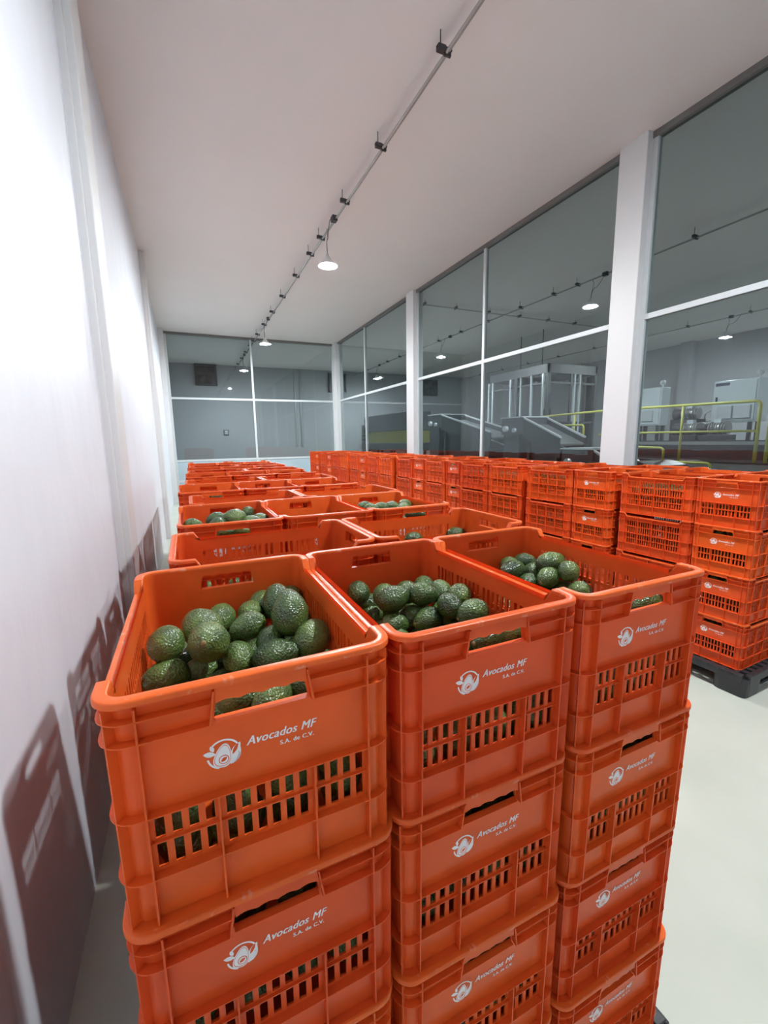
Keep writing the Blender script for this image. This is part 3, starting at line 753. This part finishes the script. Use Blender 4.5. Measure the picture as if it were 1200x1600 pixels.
# ---- the avocados that can be told apart
AVO = {
 'c1': [(-0.0622, 0.8417, 1.255, 0.0328, 'e'), (-0.0014, 0.8773, 1.2576, 0.0385, 'e'), (0.0077, 0.7844, 1.2662, 0.036, 'e'), (0.0387, 0.9325, 1.2498, 0.0309, 'e'), (0.0979, 0.9293, 1.2493, 0.029, 'e'), (0.1312, 0.9787, 1.2475, 0.0313, 'e'), (0.1566, 0.9236, 1.2667, 0.0331, 'v'), (0.1949, 0.9809, 1.2504, 0.0291, 'e'), (0.1592, 0.8112, 1.2855, 0.036, 'v'), (0.195, 0.9039, 1.2229, 0.029, 'e'), (0.1906, 0.7659, 1.2445, 0.0334, 'e'), (0.0819, 0.8483, 1.2547, 0.029, 'h'), (0.1194, 0.8096, 1.235, 0.029, 'e'), (0.0564, 0.7908, 1.2246, 0.029, 'e'), (0.1188, 0.7504, 1.2298, 0.031, 'h'), (-0.0657, 0.8, 1.21, 0.0293, 'h'), (-0.0423, 0.88, 1.191, 0.029, 'h'), (-0.0107, 0.8316, 1.1904, 0.029, 'h'), (0.1716, 0.8333, 1.1982, 0.029, 'h'), (0.195, 0.7825, 1.1852, 0.029, 'h'), (-0.066, 0.8351, 1.1642, 0.029, 'h'), (0.0588, 0.9401, 1.1854, 0.029, 'e'), (0.0445, 0.6374, 1.2341, 0.029, 'h'), (0.0866, 0.5992, 1.2419, 0.029, 'e'), (0.1394, 0.6218, 1.2402, 0.029, 'h')],
 'c2': [(0.3531, 0.9429, 1.2504, 0.029, 'e'), (0.4038, 0.9011, 1.2502, 0.029, 'e'), (0.402, 0.8433, 1.2604, 0.0302, 'h'), (0.4615, 0.8957, 1.2504, 0.029, 'e'), (0.5171, 0.9103, 1.2498, 0.029, 'e'), (0.4753, 0.8401, 1.2594, 0.029, 'h'), (0.5305, 0.8546, 1.2531, 0.029, 'e'), (0.55, 0.8008, 1.2574, 0.029, 'e'), (0.3962, 0.8257, 1.2047, 0.029, 'h'), (0.4512, 0.842, 1.2073, 0.029, 'h'), (0.4576, 0.7865, 1.2209, 0.029, 'h'), (0.509, 0.8122, 1.2173, 0.029, 'e'), (0.5012, 0.7684, 1.2536, 0.029, 'e'), (0.5251, 0.7162, 1.2513, 0.029, 'h'), (0.55, 0.7573, 1.2198, 0.029, 'h'), (0.3913, 0.9641, 1.2054, 0.029, 'h'), (0.4815, 0.6114, 1.2473, 0.029, 'h'), (0.5388, 0.6127, 1.2495, 0.029, 'h')],
 'c3': [(0.8186, 0.9316, 1.2438, 0.0296, 'h'), (0.8487, 0.981, 1.2391, 0.029, 'h'), (0.905, 0.9716, 1.2452, 0.029, 'h'), (0.8886, 0.9178, 1.2335, 0.029, 'h'), (0.9019, 0.8716, 1.2702, 0.0321, 'h'), (0.8582, 0.8373, 1.2425, 0.029, 'h'), (0.905, 0.8116, 1.2636, 0.029, 'e'), (0.8434, 0.8865, 1.2169, 0.029, 'h'), (0.905, 0.825, 1.2032, 0.029, 'h'), (0.9033, 0.7699, 1.2192, 0.029, 'h'), (0.905, 0.8814, 1.1922, 0.029, 'h'), (0.868, 0.578, 1.256, 0.034, 'h'), (0.922, 0.602, 1.248, 0.032, 'e')],
 'r3l': [(0.0012, 1.8319, 1.2954, 0.029, 'h'), (0.0882, 1.9277, 1.2954, 0.0324, 'h'), (0.1554, 1.8298, 1.3112, 0.0374, 'h'), (0.233, 2.032, 1.3004, 0.029, 'e'), (0.2132, 1.8033, 1.2946, 0.029, 'h'), (0.2557, 1.8419, 1.2954, 0.029, 'h'), (0.0877, 1.7969, 1.2954, 0.029, 'h'), (0.1072, 1.6685, 1.2904, 0.029, 'h'), (0.1668, 1.6689, 1.2904, 0.029, 'h')],
 'r3r': [(0.7725, 1.9489, 1.2954, 0.029, 'h'), (0.8336, 1.879, 1.2954, 0.029, 'h'), (0.8908, 1.8836, 1.2954, 0.029, 'h'), (0.973, 1.9009, 1.2954, 0.029, 'h'), (0.9144, 1.8071, 1.2954, 0.029, 'h'), (0.7712, 1.8543, 1.2954, 0.029, 'h'), (0.8843, 1.6574, 1.2904, 0.029, 'h'), (0.9416, 1.6534, 1.2904, 0.029, 'h')],
 'r2r': [(0.7547, 1.406, 1.2454, 0.029, 'h'), (0.943, 1.406, 1.2454, 0.029, 'h')],
 'r5': [(0.1463, 2.8985, 1.2804, 0.029, 'h'), (0.1955, 2.8689, 1.2804, 0.029, 'h')],
}

WHERE = {'c1': 'the left nearest open crate', 'c2': 'the middle nearest open crate', 'c3': 'the right nearest open crate',
         'r3l': 'the wall-side crate of the second pallet', 'r3r': 'the aisle-side crate of the second pallet', 'r2r': 'the right sideways crate behind the front row',
         'r5': 'the wall-side crate of the third pallet'}
ROWN = ['front', 'second', 'third', 'fourth', 'back']; NUM = ['leftmost', 'second from left', 'third from left', 'fourth from left', 'fifth from left', 'sixth from left', 'seventh from left', 'eighth from left']
STEMMED = {('c1', 2), ('c1', 8), ('c1', 4), ('c1', 7)}
for key, L in AVO.items():
    idx = sorted(range(len(L)), key=lambda i: L[i][1]); rows = [idx[i:i+5] for i in range(0, len(idx), 5)]
    for ri, row in enumerate(rows):
        row = sorted(row, key=lambda i: L[i][0])
        rn = 'back' if (ri == len(rows)-1 and ri > 0) else ROWN[ri]
        for ci, i in enumerate(row):
            x, y, z, r, ax = L[i]
            if ax == 'e': A = (-x*0.7+rnd.uniform(-.3, .3), -y, CAM_Z-z) if (key, i) in STEMMED else (x+rnd.uniform(-.4, .4), y, z-CAM_Z+0.5)
            elif ax == 'v': A = (rnd.uniform(-.2, .2), 0.7, 0.6)
            else: A = (rnd.choice((-1, 1)), rnd.uniform(-.5, .2), rnd.uniform(-.25, .25))
            place = ('%s in %s row of %s' % (NUM[ci], rn, WHERE[key]))
            if len(rows) == 1: place = '%s avocado lying in %s' % (NUM[ci], WHERE[key])
            lab = 'avocado, ' + place if len(rows) > 1 else 'green avocado, ' + place.replace('avocado ', '')
            avocado(x, y, z, r, A, lab, 'avocados in ' + WHERE[key])
# fruit showing through the slots of the nine lower front crates and the three top ones
SIDE = ['left', 'middle', 'right']; LAY2 = {3: 'top', 2: 'second', 1: 'third', 0: 'bottom'}
for c in range(3):
    for l in range(4):
        x0 = LEFT[0][1]+CW+0.360*c
        for h in (0.072, 0.137) if l == 3 else (0.072, 0.137, 0.203):
            for a in (-0.111, -0.037, 0.037, 0.111):
                r = 0.0315
                avocado(x0+a+rnd.uniform(-.003, .003), 0.500+0.029+1.42*r+rnd.uniform(0, .004), zl(l)+h, r, (rnd.uniform(-.18, .18), 1, rnd.uniform(-.2, .2)),
                        'green avocado behind the slots, %s crate of the %s nearest stack' % (LAY2[l], SIDE[c]), 'avocados behind the slots, %s crate of the %s front stack' % (LAY2[l], SIDE[c]), stem=False)
heap_left.build('avocado_heap', 'green avocados filling the crates by the left wall')
heap_right.build('avocado_heap', 'green avocados filling the crates beside the windows')

# ================================================================== BEHIND THE END WINDOWS
def fan(x, y, z, s, label):
    root = empty('exhaust_fan', (x, y, z-s/2)); tag(root, label, 'fan', 'wall fans behind the end windows')
    h = s/2; m = MB()
    for (a0, a1, b0, b1) in ((-h, -h+0.05, 0, s), (h-0.05, h, 0, s), (-h, h, 0, 0.05), (-h, h, s-0.05, s)): m.box((a0, -0.16, b0), (a1, 0, b1))
    m.box((-h, -0.02, 0), (h, 0, s)); m.build('frame', M['black'], root)
    b = MB()
    for k in range(5):
        t0 = 2*math.pi*k/5+0.3; vs = []
        for (r_, w_) in ((0.05, 0.10), (h*0.55, 0.16), (h*0.84, 0.13)):
            for sg in (-1, 1):
                t = t0+sg*w_/r_/2 if r_ > 0.06 else t0+sg*0.5
                vs.append((r_*math.cos(t), -0.07+sg*0.035, h+r_*math.sin(t)))
        b.add(vs, [(0, 1, 3, 2), (2, 3, 5, 4)], True)
        b.add([(p[0], p[1]-0.004, p[2]) for p in vs], [(0, 2, 3, 1), (2, 4, 5, 3)], True)
    b.build('blade_wheel', M['darksteel'], root)
    q_ = MB(); q_.lathe([(0.0, 0.05), (0.05, 0.04), (0.06, 0)], seg=16); q_.v = [(a, -0.07-c, h+b_) for a, b_, c in q_.v]; q_.build('hub', M['black'], root)
fan(0.90, HY, CAM_Z+2.55, 0.78, 'black square wall fan on the wall behind the left end window')
fan(6.15, HY, CAM_Z+2.45, 0.78, 'black square wall fan seen beside the corner column')
fan(10.75, HY, CAM_Z+2.40, 0.72, 'black square wall fan high on the far hall wall')
t = empty('wall_outlet', (1.49, HY, CAM_Z+0.29)); tag(t, 'small dark outlet box on the wall behind the end window', 'outlet')
m = MB(); m.box((-0.10, -0.05, 0), (0.10, 0, 0.20)); m.build('box', M['darksteel'], t, 0.01)
m = MB(); m.box((-0.06, -0.06, 0.10), (0.06, -0.05, 0.17)); m.box((-0.06, -0.06, 0.03), (0.06, -0.05, 0.08)); m.build('socket', M['edge'], t)
for xx in (4.30, 4.52):
    m = MB(); m.tube([(0, 0, 0), (0, 0, ZC-1.40)], 0.022, 8)
    o = m.build('wall_pipe', M['edge']); o.location = (xx, HY-0.03, 1.40)
    tag(o, 'thin %s vertical pipe on the wall behind the end windows' % ('left' if xx < 4.4 else 'right'), 'pipe', 'vertical pipes behind the end windows')

# ================================================================== MACHINES IN THE HALL
def inclined(name, x0, x1, ya, za, yb, zb, label, steps):
    """inclined conveyor rising with y from (ya,za) to (yb,zb)"""
    root = empty(name, ((x0+x1)/2, (ya+yb)/2, 0)); tag(root, label, 'conveyor', 'inclined conveyors in the hall')
    ox, oy = (x0+x1)/2, (ya+yb)/2
    d = 0.42
    for x in (x0, x1-0.03):
        m = MB(); m.prism([(ya-oy, za-d), (yb-oy, zb-d), (yb-oy, zb), (ya-oy, za)], x-ox, x+0.03-ox); m.build('side_panel', M['mach'], root)
        e = MB(); e.prism([(ya-oy, za), (yb-oy, zb), (yb-oy, zb+0.035), (ya-oy, za+0.035)], x-0.012-ox, x+0.045-ox); e.build('edge_strip', M['edge'], root)
    m = MB(); m.prism([(ya-oy, za-0.16), (yb-oy, zb-0.16), (yb-oy, zb-0.12), (ya-oy, za-0.12)], x0+0.03-ox, x1-0.03-ox); m.build('belt', M['belt'], root)
    m = MB(); m.prism([(ya+0.15-oy, 0.0), (yb-0.15-oy, 0.0), (yb-0.15-oy, zb-d), (ya+0.15-oy, za-d)], x0+0.10-ox, x1-0.10-ox); m.build('housing', M['mach2'], root)
    for y, z in ((ya+0.08, za-d), (yb-0.2, zb-d)):
        for x in (x0+0.02, x1-0.08):
            g = MB(); g.box((x-ox, y-oy, 0), (x+0.06-ox, y+0.06-oy, z+0.05)); g.build('leg', M['mach'], root)
    t_ = MB(); t_.box((x0-0.02-ox, yb-oy-0.02, zb-0.36), (x1+0.02-ox, yb+0.75-oy, zb+0.03)); t_.build('head_box', M['mach'], root, 0.01)
    t_ = MB(); t_.box((x0-0.03-ox, yb-oy, zb+0.03), (x1+0.03-ox, yb+0.78-oy, zb+0.06)); t_.build('head_trim', M['edge'], root)
    t_ = MB(); t_.tube([(x0-0.10-ox, yb+0.55-oy, zb-0.22), (x0+0.02-ox, yb+0.55-oy, zb-0.22)], 0.07, 14); t_.tube([(x0-0.08-ox, yb+0.25-oy, zb-0.26), (x0+0.02-ox, yb+0.25-oy, zb-0.26)], 0.05, 14); t_.build('drive_motor', M['edge'], root)
    t_ = MB(); t_.box((x0-0.02-ox, yb+0.1-oy, 0), (x1+0.02-ox, yb+0.65-oy, zb-0.36)); t_.build('motor_cabinet', M['mach2'], root)
    return root
inclined('inclined_conveyor', 7.20, 7.95, 6.88, 1.60, 8.00, 2.06, 'grey inclined conveyor behind the middle side window, upper section', 1)
inclined('inclined_conveyor', 7.10, 7.85, 4.75, 0.72, 5.95, 1.34, 'grey inclined conveyor behind the white column, lower section', 1)
inclined('inclined_conveyor', 7.20, 8.10, 9.20, 1.76, 11.60, 2.33, 'grey inclined conveyor with long pale edge, behind the left half of the middle window', 1)
# sorting machine with olive band
t = empty('sorting_machine', (7.7, 16.0, 0)); tag(t, 'long dark sorting machine with olive yellow band behind the far side window', 'machine')
m = MB(); m.box((-0.5, -2.1, 1.95), (0.5, 1.9, 2.62)); m.build('hood', M['mach'], t, 0.03)
m = MB(); m.box((-0.48, -2.05, 1.50), (0.48, 1.85, 1.95)); m.build('band_panel', M['yellowp'], t)
m = MB(); m.box((-0.5, -2.1, 1.22), (0.5, 2.3, 1.50)); m.build('bed', M['mach2'], t, 0.02)
for yy in (-1.9, -0.6, 0.7, 2.0):
    for xx in (-0.42, 0.34):
        g = MB(); g.box((xx, yy, 0), (xx+0.08, yy+0.08, 1.22)); g.build('leg', M['mach2'], t)
for k in range(3):
    g = MB(); g.tube([(-0.45, 1.95, 2.45-0.35*k), (0.45, 1.95, 2.45-0.35*k)], 0.13-0.02*k, 12); g.build('roller', M['mach2'], t)
m = MB(); m.box((-0.45, 2.3, 1.62), (0.1, 2.85, 1.66)); m.box((-0.45, 2.3, 1.80), (0.1, 2.8, 1.84)); m.box((-0.2, 2.3, 1.35), (-0.1, 2.9, 1.40)); m.box((-0.2, 2.25, 1.0), (-0.1, 2.35, 1.9)); m.build('outfeed_rack', M['mach2'], t)
# aluminium inspection booth
bx0, bx1, by0, by1, bz = 8.9, 10.7, 9.00, 11.5, 3.56
t = empty('inspection_booth', (bx0, by0, 0)); tag(t, 'aluminium framed booth with dark roof band behind the middle side window', 'booth')
m = MB()
m.box((0, 0, bz-0.24), (bx1-bx0, 0.06, bz)); m.box((0, 0, bz-0.24), (0.06, by1-by0, bz)); m.box((bx1-bx0-0.06, 0, bz-0.24), (bx1-bx0, by1-by0, bz)); m.box((0, by1-by0-0.06, bz-0.24), (bx1-bx0, by1-by0, bz))
m.build('roof_band', M['mach'], t)
for (a, b, mm, w_) in ((0, 0, 'mach', .09), (-0.02, 0.16, 'edge', .05), (0, 0.62, 'alu', .05), (0, 1.05, 'alu', .04), (0, 1.20, 'mach', .12), (0, 1.48, 'alu', .05), (0, 2.30, 'alu', .05), (0, 2.49, 'alu', .05),
                       (0.95, 0, 'alu', .05), (1.15, 0, 'alu', .05), (0.82, 0, 'mach', .06), (1.74, 0, 'mach', .06), (1.74, 2.49, 'alu', .06)):
    g = MB(); g.box((a, b, 0), (a+w_, b+w_, bz-0.24)); g.build('post', M[mm], t)
m = MB()
for z in (3.05, 2.0): m.box((0.01, 0.05, z), (0.04, by1-by0, z+0.05)); m.box((0.05, 0.01, z), (bx1-bx0, 0.04, z+0.05))
m.build('crossbar', M['mach'], t)
m = MB(); m.box((0.1, 0.02, 1.75), (1.3, 0.06, 2.05)); m.build('navy_panel', M['navy'], t)
m = MB(); m.tube([(0.1, 1.2, bz), (0.1, 1.2, ZC-0.1)], 0.012, 6); m.tube([(0.05, 0.3, bz), (0.05, 0.3, ZC-0.1)], 0.012, 6); m.build('hanger_rod', M['darksteel'], t)
o = box_obj('wall_box', (-0.03, -0.2, 0), (0.0, 0.2, 0.30), M['black']); o.location = (HX-0.01, 15.25, CAM_Z+1.0); tag(o, 'small black box on the hall wall behind the booth', 'box')
o = box_obj('wall_duct', (-0.12, -0.12, 0), (0.0, 0.12, 4.2), M['mach']); o.location = (HX, 12.95, 0); tag(o, 'dark vertical duct on the hall wall behind the yellow rail', 'duct')
# yellow guard rails
def rail(loc, paths, label, posts=()):
    root = empty('guard_rail', loc); tag(root, label, 'railing', 'yellow guard rails on the platforms')
    for nme, P, r_ in paths:
        g = MB(); g.tube([(p[0]-loc[0], p[1]-loc[1], p[2]-loc[2]) for p in P], r_, 10); g.build(nme, M['yellow'], root)
    return root
def bend(pts, r_=0.08, n=5):
    out = [Vector(pts[0])]
    for i in range(1, len(pts)-1):
        p, a, b = Vector(pts[i]), Vector(pts[i-1]), Vector(pts[i+1]); d1, d2 = (a-p).normalized(), (b-p).normalized()
        for k in range(n+1):
            t = k/n; out.append((p+d1*r_)*(1-t)**2+2*p*t*(1-t)+(p+d2*r_)*t*t)
    out.append(Vector(pts[-1])); return out
PZ = 1.18   # platform deck height
rail((8.0, 4.7, PZ), [('top_rail', bend([(8, 5.9, 2.15), (8, 3.76, 2.12), (8, 3.76, PZ)]), .024), ('mid_rail', [(8, 5.9, 1.68), (8, 3.76, 1.67)], .018),
     ('post', [(8, 4.9, 2.13), (8, 4.9, PZ)], .02), ('post', [(8, 5.85, 2.15), (8, 5.85, PZ)], .02), ('low_loop', bend([(7.9, 5.9, 1.42), (7.9, 5.12, 1.40), (7.9, 5.12, PZ)]), .02)],
     'yellow guard rail with mid bar before the control cabinets')
rail((8.0, 3.2, PZ), [('top_rail', bend([(8, 3.62, PZ), (8, 3.62, 2.13), (8, 2.4, 2.1), (8, 2.4, PZ)]), .024), ('mid_rail', [(8, 3.62, 1.67), (8, 2.4, 1.67)], .018)],
     'yellow guard rail at the right edge of the nearest side window')
rail((7.85, 4.6, 0.95), [('loop', bend([(7.8, 5.0, 0.95), (7.8, 5.0, 1.16), (7.8, 4.26, 1.16), (7.8, 4.26, 0.95)]), .022)], 'short low yellow hoop rail below the cabinets')
rail((8.5, 7.8, PZ), [('top_rail', [(8.5, 8.85, 2.15), (8.5, 6.5, 2.19)], .026), ('post', [(8.5, 7.70, 2.16), (8.5, 7.70, PZ)], .02), ('post', [(8.5, 6.6, 2.18), (8.5, 6.6, PZ)], .02),
     ('low_loop', bend([(8.4, 8.1, 1.91), (8.4, 7.34, 1.89), (8.4, 7.34, PZ)]), .022), ('mid_rail', [(8.5, 7.0, 1.66), (8.5, 6.5, 1.66)], .022)], 'yellow guard rail seen above the inclined conveyor')
rail((9.2, 12.3, PZ), [('top_rail', [(8.8, 13.6, 2.05), (8.8, 11.7, 2.05)], .024), ('post', [(8.8, 12.6, 2.05), (8.8, 12.6, 0)], .02), ('post', [(8.8, 13.5, 2.05), (8.8, 13.5, 0)], .02)], 'yellow guard rail behind the pale edged conveyor')
# platform with machinery
t = empty('machine_platform', (8.9, 5.0, 0)); tag(t, 'dark raised platform carrying the control cabinets and motors', 'platform')
m = MB(); m.box((-0.92, -3.2, PZ-0.12), (2.3, 3.9, PZ)); m.build('deck', M['mach'], t)
m = MB(); m.box((-0.94, -3.2, PZ-0.14), (-0.92, 1.0, PZ-0.03)); m.build('deck_edge', M['steel'], t)
for yy in (-3.0, -1.0, 1.0, 3.6):
    for xx in (-0.85, 2.1):
        g = MB(); g.box((xx, yy, 0), (xx+0.1, yy+0.1, PZ-0.12)); g.build('leg', M['mach2'], t)
m = MB(); m.box((-0.1, -2.6, PZ), (0.5, 1.6, 1.42)); m.box((0.0, -2.6, 1.42), (0.06, 1.6, 1.52)); m.build('roller_bed', M['mach2'], t)
m = MB(); m.box((-0.12, -2.6, 1.44), (-0.08, 1.6, 1.50)); m.build('bed_edge', M['steel'], t)
def motor(x, y, z, label, big, stand=0.0):
    r_ = empty('gear_motor', (x, y, z)); tag(r_, label, 'motor', 'gear motors beside the cabinets')
    g = MB(); g.box((-0.15, -0.28, -stand), (0.15, 0.28, 0.10)); g.build('base', M['mach2'], r_, 0.01)
    g = MB(); g.tube([(0, -0.22, 0.22), (0, 0.10, 0.22)], 0.11, 16)
    for k in range(7): g.tube([(0, -0.20+0.045*k, 0.22), (0, -0.185+0.045*k, 0.22)], 0.125, 16)
    g.build('motor_body', M['steel'], r_)
    g = MB(); g.tube([(0, 0.10, 0.22), (0, 0.26, 0.22)], [0.09, 0.13], 12); g.build('gearbox', M['mach2'], r_)
    g = MB(); g.box((-0.05, -0.10, 0.32), (0.05, 0.02, 0.40)); g.build('terminal_box', M['cabinet'] if big else M['mach2'], r_)
motor(9.3, 5.55, 1.52, 'gear motor standing right of the tall narrow cabinet', True)
motor(9.3, 5.05, 1.52, 'gear motor standing near the yellow rail post', True)
motor(9.3, 3.85, 1.52, 'gear motor under the right part of the wide cabinet', False)
motor(9.9, 5.95, 1.86, 'small motor raised beside the narrow cabinet', True, 1.86-PZ)
def cabinet(x, y0, y1, z0, z1, depth, plates, label, legs):
    root = empty('control_cabinet', (x, (y0+y1)/2, PZ)); tag(root, label, 'cabinet', 'grey control cabinets in the hall')
    h = (y1-y0)/2; a, b = z0-PZ, z1-PZ
    g = MB(); g.box((0, -h, a), (depth, h, b)); g.build('housing', M['cabinet'], root, 0.01)
    g = MB(); g.box((-0.02, -h+0.03, a+0.03), (0, h-0.03, b-0.03)); d_ = g.build('door', M['cabinet'], root, 0.006)
    g = MB(); g.box((-0.04, h-0.10, (a+b)/2), (-0.02, h-0.07, (a+b)/2+0.10)); g.build('handle', M['black'], d_)
    for (py, pz) in plates:
        g = MB(); g.box((-0.06, py-0.14, pz), (-0.02, py+0.14, pz+0.26)); f_ = g.build('vent_cover', M['edge'], root, 0.012)
    for py in legs:
        for px in (0.03, depth-0.09):
            g = MB(); g.box((px, py, 0), (px+0.06, py+0.06, a)); g.build('leg', M['mach2'], root)
    g = MB(); g.tube([(depth*0.5, -h+0.1, b), (depth*0.5, -h+0.1, b+0.07)], 0.02, 8); g.lathe([(0, 0.17), (0.05, 0.155), (0.06, 0.11), (0.045, 0.07), (0, 0.07)], (depth*0.5, -h+0.1, b), 12); g.build('beacon', M['edge'], root)
    return root
cabinet(10.2, 6.76, 7.35, 1.86, 2.74, 0.30, [(0.0, 0.78)], 'narrow grey control cabinet right behind the nearest white column', (-0.25, 0.18))
cb = cabinet(10.2, 4.86, 5.66, 1.87, 2.71, 0.40, [(0.14, 0.76), (-0.18, 0.76)], 'wide grey control cabinet with two square vent covers', (-0.32, 0.25))
g = MB(); g.box((-0.024, 0.10, 1.43), (-0.02, 0.36, 1.49)); g.build('name_plate', M['navy'], cb)
g = MB(); g.tube([(0.0, 0.40, 0.75), (-0.05, 0.50, 0.70), (-0.02, 0.52, 0.55), (0.05, 0.45, 0.45), (0.05, 0.38, 0.30)], 0.02, 8); g.tube([(0.0, 0.42, 0.95), (-0.03, 0.50, 0.90), (0.0, 0.54, 0.7), (0.05, 0.48, 0.4)], 0.018, 8); g.build('cable_bundle', M['edge'], cb)
# steel infeed trough in front of the platform
t = empty('infeed_trough', (6.6, 4.3, 0)); tag(t, 'bright steel trough edge showing above the crates at the nearest window', 'trough')
m = MB(); m.prism([(-0.3, 1.05), (0.9, 1.05), (0.75, 1.20), (0.1, 1.24), (-0.15, 1.18)], -0.4, 0.4); m.build('trough_body', M['mach'], t)
m = MB(); m.box((-0.42, -1.0, 1.14), (-0.40, 0.4, 1.18)); m.build('trough_edge', M['edge'], t)
for yy in (-0.2, 0.7):
    g = MB(); g.box((-0.3, yy, 0), (-0.22, yy+0.08, 1.06)); g.box((0.22, yy, 0), (0.3, yy+0.08, 1.06)); g.build('leg', M['mach2'], t)
